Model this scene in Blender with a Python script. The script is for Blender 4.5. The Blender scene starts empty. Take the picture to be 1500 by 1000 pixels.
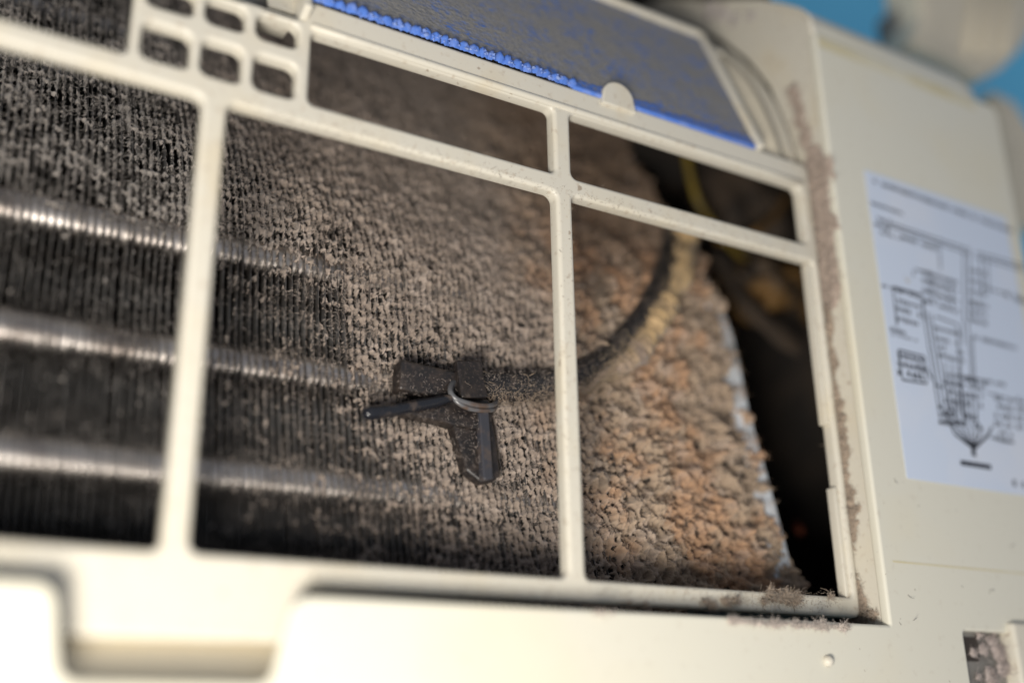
import bpy, math, random
import numpy as np
from mathutils import Vector, Matrix

# ------------------------------------------------------------------ camera
# Scene axes: X along the unit, Y into the wall, Z up; the front of the filter
# frame is the plane Y = 0.  All lengths below are millimetres, scaled by S.
S = 0.001
F = 1589.04                                     # focal length in photo pixels
RU = np.array([0.85907, 0.16217696, 0.48548673])   # X axis seen from the camera
RD = np.array([0.01404922, 0.94065091, -0.33908479])  # -Z axis
RN = np.array([-0.51166527, 0.29811828, 0.80580652])  # Y axis
O0 = np.array([(833 - 750) / F, 0, 1.0]) * 185.0
CAM = -np.array([O0 @ RU, O0 @ RN, -(O0 @ RD)])

sc = bpy.context.scene
col = sc.collection
cd = bpy.data.cameras.new('camera')
cam = bpy.data.objects.new('camera', cd)
col.objects.link(cam)
cd.sensor_width = 36.0
cd.lens = F / 1500 * 36.0
cd.clip_start, cd.clip_end = 0.005, 20.0
ax = [Vector((RU[i], RN[i], -RD[i])) for i in range(3)]       # camera x, down, forward in scene axes
m3 = Matrix((ax[0], -ax[1], -ax[2])).transposed()
cam.matrix_world = Matrix.Translation(Vector(CAM) * S) @ m3.to_4x4()
cd.dof.use_dof = True
cd.dof.focus_distance = 0.1945
cd.dof.aperture_fstop = 4.3
sc.camera = cam

# ------------------------------------------------------------------ light
w = bpy.data.worlds.new('World')
sc.world = w
w.use_nodes = True
bg = w.node_tree.nodes['Background']
bg.inputs[0].default_value = (0.78, 0.85, 1.0, 1)
bg.inputs[1].default_value = 0.32


def lamp(name, loc, target, size, power, colour):
    d = bpy.data.lights.new(name, 'AREA')
    d.shape = 'DISK'
    d.size = size * S
    d.energy = power
    d.color = colour
    o = bpy.data.objects.new(name, d)
    col.objects.link(o)
    o.location = Vector(loc) * S
    o.rotation_euler = (Vector(target) - Vector(loc)).to_track_quat('-Z', 'Y').to_euler()
    return o


lamp('work_lamp', (-150, -165, -140), (-50, 10, -20), 80, 1.06, (1.0, 0.94, 0.855))
sc.view_settings.view_transform = 'Standard'
sc.view_settings.look = 'None'
sc.view_settings.exposure = 0.0
sc.view_settings.gamma = 1.0

# ------------------------------------------------------------------ helpers
random.seed(7)
rng = np.random.default_rng(11)


def ray(px, py):
    d = np.array([(px - 750) / F, (py - 500) / F, 1.0])
    return np.array([d @ RU, d @ RN, -(d @ RD)])


def on(px, py, v=0.0, axis=1):
    """photo pixel -> point on the scene plane axis = v (mm)"""
    d = ray(px, py)
    return CAM + d * ((v - CAM[axis]) / d[axis])


def link(name, me, mat=None, parent=None, smooth=False):
    if mat is not None:
        me.materials.append(mat)
    if smooth:
        me.shade_smooth()
    o = bpy.data.objects.new(name, me)
    col.objects.link(o)
    o.parent = parent
    return o


def mesh(name, verts, faces, mat=None, parent=None, smooth=False):
    me = bpy.data.meshes.new(name)
    me.from_pydata([tuple(float(c) * S for c in v) for v in verts], [], faces)
    me.update()
    return link(name, me, mat, parent, smooth)


def np_mesh(name, verts, faces, mat, parent=None, colour=None, smooth=False):
    """fast mesh from arrays; faces is (n,3) or (n,4)"""
    verts = np.asarray(verts, np.float32) * S
    faces = np.asarray(faces, np.int32)
    k = faces.shape[1]
    me = bpy.data.meshes.new(name)
    me.vertices.add(len(verts))
    me.vertices.foreach_set('co', verts.ravel())
    me.loops.add(faces.size)
    me.loops.foreach_set('vertex_index', faces.ravel())
    me.polygons.add(len(faces))
    me.polygons.foreach_set('loop_start', np.arange(0, faces.size, k, dtype=np.int32))
    me.update(calc_edges=True)
    if colour is not None:
        a = me.attributes.new('tint', 'FLOAT_COLOR', 'POINT')
        c = np.ones((len(verts), 4), np.float32)
        c[:, :3] = colour
        a.data.foreach_set('color', c.ravel())
    return link(name, me, mat, parent, smooth)


def tag(o, label=None, cat=None, group=None, kind=None):
    for k, v in (('label', label), ('category', cat), ('group', group), ('kind', kind)):
        if v:
            o[k] = v
    return o


def thing(name, label, cat, loc=(0, 0, 0), group=None):
    o = bpy.data.objects.new(name, None)
    o.empty_display_size = 0.01
    col.objects.link(o)
    o.location = Vector(loc) * S
    return tag(o, label, cat, group)


def rounded(pts, radii, n=6):
    """polygon with rounded corners"""
    out = []
    N = len(pts)
    if not hasattr(radii, '__len__'):
        radii = [radii] * N
    for i in range(N):
        p = Vector(pts[i]); a = Vector(pts[i - 1]); b = Vector(pts[(i + 1) % N])
        r = radii[i]
        if r <= 0:
            out.append(tuple(p)); continue
        da = (a - p).normalized(); db = (b - p).normalized()
        ang = da.angle(db)
        t = min(r / math.tan(ang / 2), (a - p).length * .49, (b - p).length * .49)
        r = t * math.tan(ang / 2)
        p0 = p + da * t
        c = p + (da + db).normalized() * (r / math.sin(ang / 2))
        p1 = p + db * t
        a0 = math.atan2(p0.y - c.y, p0.x - c.x); a1 = math.atan2(p1.y - c.y, p1.x - c.x)
        d = (a1 - a0 + math.pi) % (2 * math.pi) - math.pi
        for k in range(n + 1):
            q = a0 + d * k / n
            out.append((c.x + r * math.cos(q), c.y + r * math.sin(q)))
    return out


def rect(x0, x1, z0, z1, r=1.0):
    return rounded([(x0, z0), (x1, z0), (x1, z1), (x0, z1)], r)


def plate(name, outer, holes, y0, y1, bevel, mat, parent=None, tf=None, res=3):
    """flat piece in the XZ plane from depth y0 (front) to y1, rounded edges, with holes"""
    cu = bpy.data.curves.new(name, 'CURVE')
    cu.dimensions = '2D'
    cu.fill_mode = 'BOTH'
    for loop in [outer] + list(holes):
        sp = cu.splines.new('POLY')
        sp.points.add(len(loop) - 1)
        for q, (x, z) in zip(sp.points, loop):
            q.co = (x, z, 0, 1)
        sp.use_cyclic_u = True
    h = (y1 - y0) / 2
    cu.extrude = h - bevel
    cu.bevel_depth = bevel
    cu.bevel_resolution = res
    cu.offset = -bevel
    ob = bpy.data.objects.new(name, cu)
    col.objects.link(ob)
    me = bpy.data.meshes.new_from_object(ob.evaluated_get(bpy.context.evaluated_depsgraph_get()))
    bpy.data.objects.remove(ob); bpy.data.curves.remove(cu)
    ym = (y0 + y1) / 2
    n = len(me.vertices)
    co = np.empty(n * 3, np.float32); me.vertices.foreach_get('co', co)
    co = co.reshape(-1, 3)
    P = np.stack([co[:, 0], ym - co[:, 2], co[:, 1]], 1)
    if tf is not None:
        P = tf(P)
    me.vertices.foreach_set('co', (P * S).astype(np.float32).ravel())
    me.materials.clear()
    me.name = name
    me.update()
    o = link(name, me, mat, parent)
    for p in me.polygons:
        p.use_smooth = True
    me.set_sharp_from_angle(angle=math.radians(40))
    return o


def box(name, lo, hi, mat, parent=None, bevel=0.0, rot=None, origin=None):
    import bmesh
    bm = bmesh.new()
    bmesh.ops.create_cube(bm, size=1)
    for v in bm.verts:
        v.co = Vector([lo[i] + (v.co[i] + .5) * (hi[i] - lo[i]) for i in range(3)])
    if bevel:
        bmesh.ops.bevel(bm, geom=bm.edges[:], offset=bevel, segments=3, affect='EDGES', profile=.5)
    if rot is not None:
        bmesh.ops.rotate(bm, verts=bm.verts, cent=Vector(origin), matrix=rot)
    for v in bm.verts:
        v.co *= S
    me = bpy.data.meshes.new(name)
    bm.to_mesh(me); bm.free()
    o = link(name, me, mat, parent, smooth=bool(bevel))
    if bevel:
        me.set_sharp_from_angle(angle=math.radians(50))
    return o


def catmull(P, n=10):
    P = np.asarray(P, float)
    Q = np.vstack([2 * P[0] - P[1], P, 2 * P[-1] - P[-2]])
    out = []
    for i in range(1, len(Q) - 2):
        for k in range(n):
            t = k / n
            a, b, c, d = Q[i - 1], Q[i], Q[i + 1], Q[i + 2]
            out.append(.5 * ((2 * b) + (c - a) * t + (2 * a - 5 * b + 4 * c - d) * t * t + (3 * b - a - 3 * c + d) * t ** 3))
    out.append(P[-1])
    return np.array(out)


def tube(name, path, radius, mat, parent=None, seg=12, flat=1.0, bump=0.0):
    """tube along a path with round ends; radius may be an array"""
    P = np.asarray(path, float)
    n = len(P)
    r = np.full(n, radius, float) if np.isscalar(radius) else np.asarray(radius, float)
    T = np.gradient(P, axis=0); T /= np.linalg.norm(T, axis=1)[:, None]
    up = np.array([0, -1.0, 0.13])
    V = []
    for i in range(n):
        a = np.cross(T[i], up); a /= np.linalg.norm(a); b = np.cross(a, T[i])
        for k in range(seg):
            q = 2 * math.pi * k / seg
            rr = r[i] * (1 + bump * rng.normal())
            V.append(P[i] + rr * (math.cos(q) * a + flat * math.sin(q) * b))
    Fc = [(i * seg + k, i * seg + (k + 1) % seg, (i + 1) * seg + (k + 1) % seg, (i + 1) * seg + k)
          for i in range(n - 1) for k in range(seg)]
    V += [P[0] - T[0] * r[0] * .6, P[-1] + T[-1] * r[-1] * .6]
    for k in range(seg):
        Fc.append((len(V) - 2, (k + 1) % seg, k))
        Fc.append((len(V) - 1, (n - 1) * seg + k, (n - 1) * seg + (k + 1) % seg))
    return mesh(name, V, Fc, mat, parent, smooth=True)


# numpy value noise -------------------------------------------------------
def vnoise(x, y, seed=0):
    g = np.random.default_rng(seed).random((256, 256))
    xi = np.floor(x).astype(int); yi = np.floor(y).astype(int)
    fx = x - xi; fy = y - yi
    fx = fx * fx * fx * (fx * (fx * 6 - 15) + 10); fy = fy * fy * fy * (fy * (fy * 6 - 15) + 10)
    a = g[xi % 256, yi % 256]; b = g[(xi + 1) % 256, yi % 256]
    c = g[xi % 256, (yi + 1) % 256]; d = g[(xi + 1) % 256, (yi + 1) % 256]
    return (a * (1 - fx) + b * fx) * (1 - fy) + (c * (1 - fx) + d * fx) * fy


def fbm(x, y, seed=0, o=3):
    s = 0; t = 0; a = 1.0
    for k in range(o):
        ca, sa = math.cos(.6 * k), math.sin(.6 * k)
        s = s + a * vnoise((x * ca - y * sa) * 2 ** k, (x * sa + y * ca) * 2 ** k, seed + 17 * k); t += a; a *= .5
    return s / t                                  # 0..1


def sstep(a, b, x):
    t = np.clip((x - a) / (b - a), 0, 1)
    return t * t * (3 - 2 * t)


# ------------------------------------------------------------------ materials
def material(name, base, rough=.5, metal=0.0, noise=None, bump=None, spec=.5, specks=None, sheen=0, coat=0):
    """noise = (scale, second colour, low, high); bump = (scale, strength, distance mm); specks = (scale, colour, threshold)"""
    m = bpy.data.materials.new(name)
    m.use_nodes = True
    nt = m.node_tree; N = nt.nodes; L = nt.links
    b = N['Principled BSDF']
    b.inputs['Roughness'].default_value = rough
    b.inputs['Metallic'].default_value = metal
    b.inputs['Specular IOR Level'].default_value = spec
    b.inputs['Sheen Weight'].default_value = sheen
    b.inputs['Coat Weight'].default_value = coat
    tc = N.new('ShaderNodeTexCoord')
    src = None

    def noise_node(scale, detail=4, stretch=None):
        n = N.new('ShaderNodeTexNoise')
        n.inputs['Scale'].default_value = scale
        n.inputs['Detail'].default_value = detail
        if stretch:
            mp = N.new('ShaderNodeMapping'); mp.inputs['Scale'].default_value = stretch
            L.new(tc.outputs['Object'], mp.inputs[0]); L.new(mp.outputs[0], n.inputs['Vector'])
        else:
            L.new(tc.outputs['Object'], n.inputs['Vector'])
        return n

    def mix(fac, a, bcol):
        mx = N.new('ShaderNodeMix'); mx.data_type = 'RGBA'
        L.new(fac, mx.inputs['Factor'])
        if isinstance(a, tuple):
            mx.inputs['A'].default_value = (*a, 1)
        else:
            L.new(a, mx.inputs['A'])
        if isinstance(bcol, tuple):
            mx.inputs['B'].default_value = (*bcol, 1)
        else:
            L.new(bcol, mx.inputs['B'])
        return mx.outputs['Result']

    def ramp(fac, lo, hi):
        r = N.new('ShaderNodeMapRange')
        r.inputs['From Min'].default_value = lo; r.inputs['From Max'].default_value = hi
        L.new(fac, r.inputs['Value'])
        return r.outputs[0]
    cur = base
    if base == 'tint':
        at = N.new('ShaderNodeAttribute'); at.attribute_name = 'tint'
        cur = at.outputs['Color']
    if noise:
        for (scale, c2, lo, hi, *st) in (noise if isinstance(noise, list) else [noise]):
            n = noise_node(scale, 5, st[0] if st else None)
            cur = mix(ramp(n.outputs['Fac'], lo, hi), cur, c2)
    if specks:
        for (scale, c2, th) in specks:
            n = noise_node(scale, 3)
            cur = mix(ramp(n.outputs['Fac'], th, th + .05), cur, c2)
    if isinstance(cur, tuple):
        b.inputs['Base Color'].default_value = (*cur, 1)
    else:
        L.new(cur, b.inputs['Base Color'])
    if bump:
        n = noise_node(bump[0], 4)
        bp = N.new('ShaderNodeBump')
        bp.inputs['Strength'].default_value = bump[1]
        bp.inputs['Distance'].default_value = bump[2] * S
        L.new(n.outputs['Fac'], bp.inputs['Height'])
        L.new(bp.outputs[0], b.inputs['Normal'])
    return m


CREAM = (0.61, 0.575, 0.485)
M = {}
M['frame'] = material('cream_frame_plastic', CREAM, .42, noise=[(90, (0.62, 0.56, 0.43), .5, .85), (45, (0.57, 0.49, 0.35), .60, .82), (700, (0.45, 0.38, 0.29), .58, .82)],
                      bump=(1800, .12, .12), specks=[(420, (0.36, 0.30, 0.23), .69), (1100, (0.30, 0.25, 0.19), .715)])
M['cover'] = material('cream_cover_plastic', (0.68, 0.655, 0.55), .46, noise=[(28, (0.69, 0.64, 0.49), .48, .75), (500, (0.60, 0.56, 0.46), .60, .8)],
                      bump=(2500, .10, .08), specks=[(330, (0.30, 0.28, 0.24), .735), (900, (0.42, 0.38, 0.30), .735)])
M['yellowed'] = material('yellowed_plastic', (0.61, 0.54, 0.34), .5, noise=(60, (0.67, 0.63, 0.49), .42, .66))
M['side'] = material('cream_side_plastic', (0.66, 0.59, 0.45), .5, noise=[(40, (0.50, 0.45, 0.34), .5, .8)], specks=[(200, (0.22, 0.20, 0.17), .70)])
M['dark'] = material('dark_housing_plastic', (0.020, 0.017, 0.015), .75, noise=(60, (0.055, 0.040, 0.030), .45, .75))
M['fin'] = material('dirty_aluminium_fin', (0.15, 0.145, 0.14), .42, .45, noise=[(160, (0.085, 0.075, 0.068), .42, .62)])
M['tube'] = material('aluminium_collar', (0.60, 0.555, 0.515), .38, 1.0, noise=[(140, (0.27, 0.235, 0.21), .42, .68)])
M['zinc'] = material('galvanised_plate', (0.80, 0.86, 0.92), .5, .1, noise=[(220, (0.26, 0.29, 0.29), .54, .66)], bump=(600, .4, .3))
M['lint'] = material('lint', 'tint', .95, noise=[(500, (0.17, 0.14, 0.115), .58, .95)], spec=.1, sheen=.25)
M['blue'] = material('blue_filter_media', (0.06, 0.17, 0.52), .85, noise=[(620, (0.27, 0.258, 0.238), .31, .56, (1, .6, 1.8)), (140, (0.27, 0.258, 0.238), .38, .60, (1, 1, 1.6)), (1900, (0.20, 0.205, 0.225), .48, .68)], bump=(1100, .6, .35), spec=.15)
M['blue_clean'] = material('blue_filter_edge', (0.085, 0.19, 0.58), .75, noise=(500, (0.17, 0.26, 0.60), .45, .7), bump=(900, .5, .3), spec=.25)
M['blue_band'] = material('less_dusty_blue', (0.075, 0.18, 0.55), .8, noise=[(800, (0.22, 0.22, 0.24), .44, .64, (1, .6, 1.6))], bump=(1000, .5, .3), spec=.2)
M['blue_torn'] = material('torn_blue_fibre', (0.19, 0.28, 0.60), .85, noise=(700, (0.25, 0.33, 0.56), .5, .68), bump=(900, .6, .3), spec=.2)
M['clip'] = material('dusty_black_plastic', (0.016, 0.014, 0.014), .38, noise=[(420, (0.034, 0.026, 0.022), .42, .66), (1900, (0.075, 0.058, 0.05), .54, .74)], bump=(1300, .3, .2), specks=[(1500, (0.26, 0.23, 0.21), .74)])
M['gloss'] = material('glossy_black_plastic', (0.012, 0.013, 0.017), .14, noise=[(300, (0.10, 0.075, 0.06), .56, .70)])
M['tie'] = material('grey_cable_tie', (0.11, 0.11, 0.115), .30, noise=[(400, (0.10, 0.07, 0.055), .52, .7)])
M['cable'] = material('dusty_black_sleeve', (0.014, 0.013, 0.014), .6, noise=[(500, (0.075, 0.058, 0.048), .5, .68)], bump=(1500, .6, .4), specks=[(1300, (0.22, 0.19, 0.17), .70)])
M['rib'] = material('grey_black_plastic', (0.045, 0.046, 0.055), .35, noise=[(500, (0.09, 0.07, 0.06), .5, .7)])
M['wire'] = material('yellow_wire', (0.22, 0.155, 0.025), .5, noise=(200, (0.15, 0.11, 0.03), .45, .7))
M['brown'] = material('brown_dusty_tape', (0.16, 0.085, 0.022), .7, noise=[(90, (0.03, 0.022, 0.016), .38, .62)], bump=(200, .8, 1.0))
M['wrap'] = material('brown_foam', (0.055, 0.038, 0.025), .9, noise=(120, (0.02, 0.015, 0.012), .4, .65), bump=(200, .8, 1.0))
M['copper'] = material('copper', (0.20, 0.05, 0.025), .5, .5)
M['teal'] = material('teal_grey_strip', (0.075, 0.115, 0.115), .8, noise=(200, (0.04, 0.05, 0.05), .45, .65))
M['paper'] = material('white_label_paper', (0.60, 0.67, 0.79), .35, noise=(50, (0.66, 0.70, 0.78), .5, .7), specks=[(260, (0.5, 0.48, 0.45), .74)])
M['ink'] = material('black_print', (0.05, 0.055, 0.07), .5)
M['wall'] = material('blue_wall_paint', (0.165, 0.66, 0.96), .7, noise=(6, (0.17, 0.67, 0.97), .4, .7), bump=(300, .1, .2))
M['grey'] = material('grey_plastic_and_shade', (0.20, 0.19, 0.17), .5, noise=(150, (0.10, 0.09, 0.08), .45, .7))  # grey bar; also painted shade under the arm and in the latch pocket

# ------------------------------------------------------------------ setting
wall = mesh('wall', [(-1200, 165, -900), (1600, 165, -900), (1600, 165, 1200), (-1200, 165, 1200)], [(0, 1, 2, 3)], M['wall'])
tag(wall, kind='structure')

# ------------------------------------------------------------------ the air conditioner
ac = thing('air_conditioner', 'cream wall air conditioner with its front cover off, dirty coil showing', 'air conditioner', (0, 0, -90))
ac.location = (0, 0, 0)

YF = -6.0                                           # front of the cover
# front cover: lower strip and right end, one moulding with a notch for the tab
outer = rounded([(-150, -92), (126.5, -92), (126.5, 81.5), (64, 81.5), (64, -45.2), (-48.5, -45.2), (-50.8, -56.3), (-76, -56.3), (-77.6, -45.2), (-150, -45.2)],
                [0, 3, 2.5, .6, .3, 3.2, 2.6, 2.6, 2.6, 0], 8)
hole = rect(84.0, 99.5, -70, -45.6, .8)
cover = plate('front_cover', outer, [hole], YF, YF + 2.2, .6, M['cover'], ac)
ledge = mesh('finger_ledge', [(-79.5, -4.2, -57.4), (-46.5, -4.2, -57.4), (-46.5, 3.6, -49.8), (-79.5, 3.6, -49.8)], [(0, 1, 2, 3)], M['side'], ac)
# right end body behind the cover, rolled top edge, rounded end
prof = [(-3.9, -92), (-3.9, 79), (-5.2, 83.2), (-4.4, 86.5), (-2.6, 89.6), (0, 92.4), (4, 96), (10, 100), (20, 104.5), (35, 108), (60, 110), (100, 111), (160, 111)]
secs = [(64.9, 0)] + [(116 + 12 * math.sin(a), 12 * (1 - math.cos(a))) for a in np.linspace(0, math.pi / 2, 9)]
V = []; Fc = []
for x, ins in secs:
    for k, (y, z) in enumerate(prof):
        V.append((x, y + ins * .75 * (1 if k < 3 else .6), z - (ins if k >= 2 else 0)))
nP = len(prof)
for i in range(len(secs) - 1):
    for k in range(nP - 1):
        Fc.append((i * nP + k, (i + 1) * nP + k, (i + 1) * nP + k + 1, i * nP + k + 1))
k0 = (len(secs) - 1) * nP
V += [(128, 160, -92)]; Fc.append(tuple([k0 + k for k in range(nP)] + [len(V) - 1]))
mesh('end_casing', V, Fc, M['cover'], ac, smooth=True).data.set_sharp_from_angle(angle=math.radians(45))
mesh('yellowed_seam', [(65, -6.03, 78.0), (118, -6.03, 78.0), (117, -6.03, 80.8), (65, -6.03, 80.8)], [(0, 1, 2, 3)], M['yellowed'], ac)
mesh('yellowed_seam', [(66.8, -6.04, -33.5), (126, -6.04, -33.5), (126, -6.04, -33.85), (66.8, -6.04, -33.85)], [(0, 1, 2, 3)], M['yellowed'], ac)
# left-facing wall of the recess, with the curved rear edge
arc = [(2.6, -46), (2.6, 0), (2.6, 30), (2.8, 50), (5.0, 60), (9, 76), (15, 87), (23, 97.5), (33, 108), (46, 118), (70, 126)]
wl = [(YF + 1.3, -44.9)] + [(YF + 1.3, z) for z in (-20, 10, 40, 70, 81)] + [(YF + 1.3, 86.5), (-2.2, 90), (2, 94), (9, 100), (18, 106), (30, 114), (44, 124), (68, 131)]
poly = wl + arc[::-1]
n = len(poly)
V = [(64.3, y, z) for y, z in poly] + [(66.5, y, z) for y, z in poly]
Fc = [tuple(range(n))[::-1], tuple(range(n, 2 * n))] + [(i, (i + 1) % n, n + (i + 1) % n, n + i) for i in range(n)]
mesh('recess_wall', V, Fc, M['frame'], ac)
tube('recess_rim', [(64.6, YF + .8, 81.7), (64.6, YF + 1.2, 86), (64.6, -2.2, 89.6), (64.6, 2, 93.5), (64.6, 9, 99.5), (64.6, 18, 105.5), (64.6, 30, 113.5)], .75, M['frame'], ac, seg=10)
# dark inside
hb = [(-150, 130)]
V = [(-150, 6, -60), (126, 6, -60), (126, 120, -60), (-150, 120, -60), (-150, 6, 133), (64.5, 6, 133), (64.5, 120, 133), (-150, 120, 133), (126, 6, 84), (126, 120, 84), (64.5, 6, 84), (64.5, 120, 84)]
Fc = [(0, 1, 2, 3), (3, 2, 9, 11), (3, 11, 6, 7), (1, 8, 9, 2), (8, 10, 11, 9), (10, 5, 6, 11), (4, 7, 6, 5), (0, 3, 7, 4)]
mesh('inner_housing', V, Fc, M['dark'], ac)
box('bulkhead', (66.6, 6.5, -58), (68, 84, 84), M['dark'], ac) if False else None
mesh('light_block_plate', [(-150, -3.7, -58.6), (64, -3.7, -58.6), (64, 6.5, -58.6), (-150, 6.5, -58.6)], [(0, 1, 2, 3)], M['dark'], ac)  # added dark plate, blocks light coming up behind the cover
# latch pocket, lower right
box('latch_pocket', (83, -4.3, -71), (103, -4.0, -44), M['grey'], ac)  # dark grey stands in for the shade of a deeper pocket
box('latch_slot_shade', (85.6, -4.6, -51.0), (89.4, -4.25, -46.6), M['dark'], ac)  # dark block painting the shade inside the slot
box('latch', (97.0, -7.6, -75), (116, -3.0, -43.6), M['frame'], ac, bevel=.9)
# small moulded nub under the frame
tube('moulded_nub', [(47.1, -5.9, -51.8), (47.1, -6.8, -51.8)], [1.1, .8], M['frame'], ac, seg=14)

# ------------------------------------------------------------------ evaporator coil
XE = 62.0
prof_pts = [(11.0, -52), (13.2, -44), (15.3, -35), (19.5, -16.3), (24.0, 2.6), (26.8, 20), (32.6, 35), (41.0, 49), (50, 64), (59.5, 82), (72, 104)]
PZ = np.array([p[1] for p in prof_pts]); PY = np.array([p[0] for p in prof_pts])
cz = catmull(np.array(prof_pts), 8)


def coil_y(z):
    return np.interp(z, cz[:, 1], cz[:, 0])


def on_coil(px, py, out=0.0):
    """photo pixel -> point on the coil's front surface, out mm in front of it"""
    d = ray(px, py)
    t0, t1 = 100.0, 330.0
    for _ in range(50):
        t = (t0 + t1) / 2
        p = CAM + d * t
        if p[1] < coil_y(p[2]) - out:
            t0 = t
        else:
            t1 = t
    return CAM + d * t0


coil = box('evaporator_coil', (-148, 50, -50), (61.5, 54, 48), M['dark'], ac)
PITCH = 1.23
fe = np.stack([np.interp(np.arange(-51, 102, 4.0), cz[:, 1], cz[:, 0]), np.arange(-51, 102, 4.0)], 1)
nf = len(fe)
V = []; Fc = []
for sx in (-.055, .055):
    V += [(sx, y, z) for y, z in fe] + [(sx, y + 13, z) for y, z in fe]
for k in range(nf - 1):
    Fc += [(k, nf + k, nf + k + 1, k + 1), (2 * nf + k, 2 * nf + k + 1, 3 * nf + k + 1, 3 * nf + k), (k, k + 1, 2 * nf + k + 1, 2 * nf + k)]
fin_me = bpy.data.meshes.new('fin')
fin_me.from_pydata([tuple(c * S for c in v) for v in V], [], Fc)
fin_me.materials.append(M['fin'])
x = -112.0
while x < XE - .3:
    f = bpy.data.objects.new('fin', fin_me)
    col.objects.link(f)
    f.parent = coil
    f.location = ((x + random.gauss(0, .03)) * S, random.gauss(0, .05) * S, 0)
    f.rotation_euler = (0, random.gauss(0, .0008), random.gauss(0, .005))
    x += PITCH
# tubes behind the fin edges
for py in (290, 472, 660):
    p = on_coil(0, py)
    z = p[2] + 0.4
    y = coil_y(z) + 4.25
    tube('coil_tube', [(xx, y, z) for xx in np.linspace(-146, 61, 6)], 3.6, M['tube'], coil, seg=28)
for z in (57, 76, 94):
    tube('coil_tube', [(xx, coil_y(z) + 6.0, z) for xx in np.linspace(-146, 61, 6)], 3.6, M['tube'], coil, seg=20)
# end plate with front flange
zz = np.arange(-50, 98, 2.0)
V = []; Fc = []
for z in zz:
    y = float(coil_y(z)) - .5
    V += [(57.4, y + .15, z), (XE + .4, y, z), (XE + .9, y + .5, z), (XE + .9, y + 16, z)]
for i in range(len(zz) - 1):
    for k in range(3):
        Fc.append((4 * i + k, 4 * i + k + 1, 4 * i + 4 + k + 1, 4 * i + 4 + k))
mesh('end_plate', V, Fc, M['zinc'], coil)

# ------------------------------------------------------------------ filter frame
ff = thing('filter_frame', 'cream plastic filter frame with large and small open cells over the coil', 'filter frame')
holes = [rect(-124, -64.6, -39.8, 28.2, 1.6), rect(-61.0, -1.4, -39.8, 28.2, 1.6), rect(1.9, 61.9, -39.8, 28.2, 1.0),
         rect(-124, -76.1, 31.7, 45.4, 1.3), rect(-48.4, -1.6, 31.9, 45.4, 1.2), rect(2.0, 60.7, 31.9, 45.4, 1.3)]
for a, b in ((-74.5, -67.2), (-65.6, -59.2), (-57.5, -50.5)):
    holes.append(rect(a, b, 31.9, 38.2, 1.5))
    holes.append(rect(a, b, 41.2, 45.8, 1.5))
outer = rounded([(-150, -44.5), (-78.5, -44.5), (-78.5, -50.8), (-44.5, -50.8), (-44.5, -43.6), (63.7, -43.4), (63.7, 51.2), (-49.6, 51.2), (-49.6, 47.2), (-150, 47.2)], [0, .5, 1, 1, .5, 1.5, 2, .5, .5, 0])
plate('lattice', outer, holes, 0.0, 3.0, .75, M['frame'], ff, res=4)
box('side_lip', (60.9, .7, -39.9), (62.4, 2.7, -19.0), M['frame'], ff, bevel=.2)
box('side_lip', (60.9, .7, -6.4), (62.4, 2.7, 28.0), M['frame'], ff, bevel=.2)
box('teal_strip', (27, 3.2, -48), (60, 6.0, -42), M['teal'], ff)  # teal strip in the slit under the bottom rail
# raised edge of the top rail
tube('rail_bead', [(xx, .25, 46.3) for xx in np.linspace(-48.5, 61.2, 12)], .75, M['frame'], ff, seg=10)
# filter tray: leans back above the top rail
TILT = math.radians(22)
TZ, TY = 51.2, 1.0


def tray(x, s, d):
    """x along the unit, s up the leaning tray, d out towards the room"""
    return np.array([x, TY + s * math.sin(TILT) - d * math.cos(TILT), TZ + s * math.cos(TILT) + d * math.sin(TILT)])


def on_tray(px, py, d=0.0):
    r = ray(px, py)
    nrm = np.array([0, -math.cos(TILT), math.sin(TILT)])
    p0 = tray(0, 0, d)
    t = ((p0 - CAM) @ nrm) / (r @ nrm)
    q = CAM + r * t
    s = (q[1] - TY) * math.sin(TILT) + (q[2] - TZ) * math.cos(TILT)
    return q[0], s


def tray_box(name, x0, x1, s0, s1, d0, d1, mat, parent, bevel=.3):
    o = box(name, (x0, -d1, s0), (x1, -d0, s1), mat, parent, bevel)
    me = o.data
    for v in me.vertices:
        x, y, z = v.co / S
        v.co = Vector(tray(x, z, -y)) * S
    me.update()
    return o


xr, sr = on_tray(1030, 60, 1.0)
ST = sr
# half-round retaining tab over the filter
tx = 13.0
loop = [(tx - 4, 49.5)] + [(tx + 3.6 * math.cos(a), 51.6 + 3.4 * math.sin(a)) for a in np.linspace(math.pi, 0, 14)] + [(tx + 4, 49.5)]
plate('retaining_tab', loop, [], -.9, .6, .3, M['frame'], ff)
tray_box('tray_rail', 48.8, 50.4, -.5, ST + 1.6, -1.5, 2.2, M['frame'], ff)
tray_box('tray_rail', -55, 48.7, ST + .25, ST + 2.0, -1.5, 2.4, M['frame'], ff)
tray_box('tray_back', -55, 48.7, -.3, ST + .2, -3.2, -2.2, M['frame'], ff)
tray_box('tray_rail', -50.6, -49.2, -4, ST + 1.6, -4, 2.0, M['frame'], ff)
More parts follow.
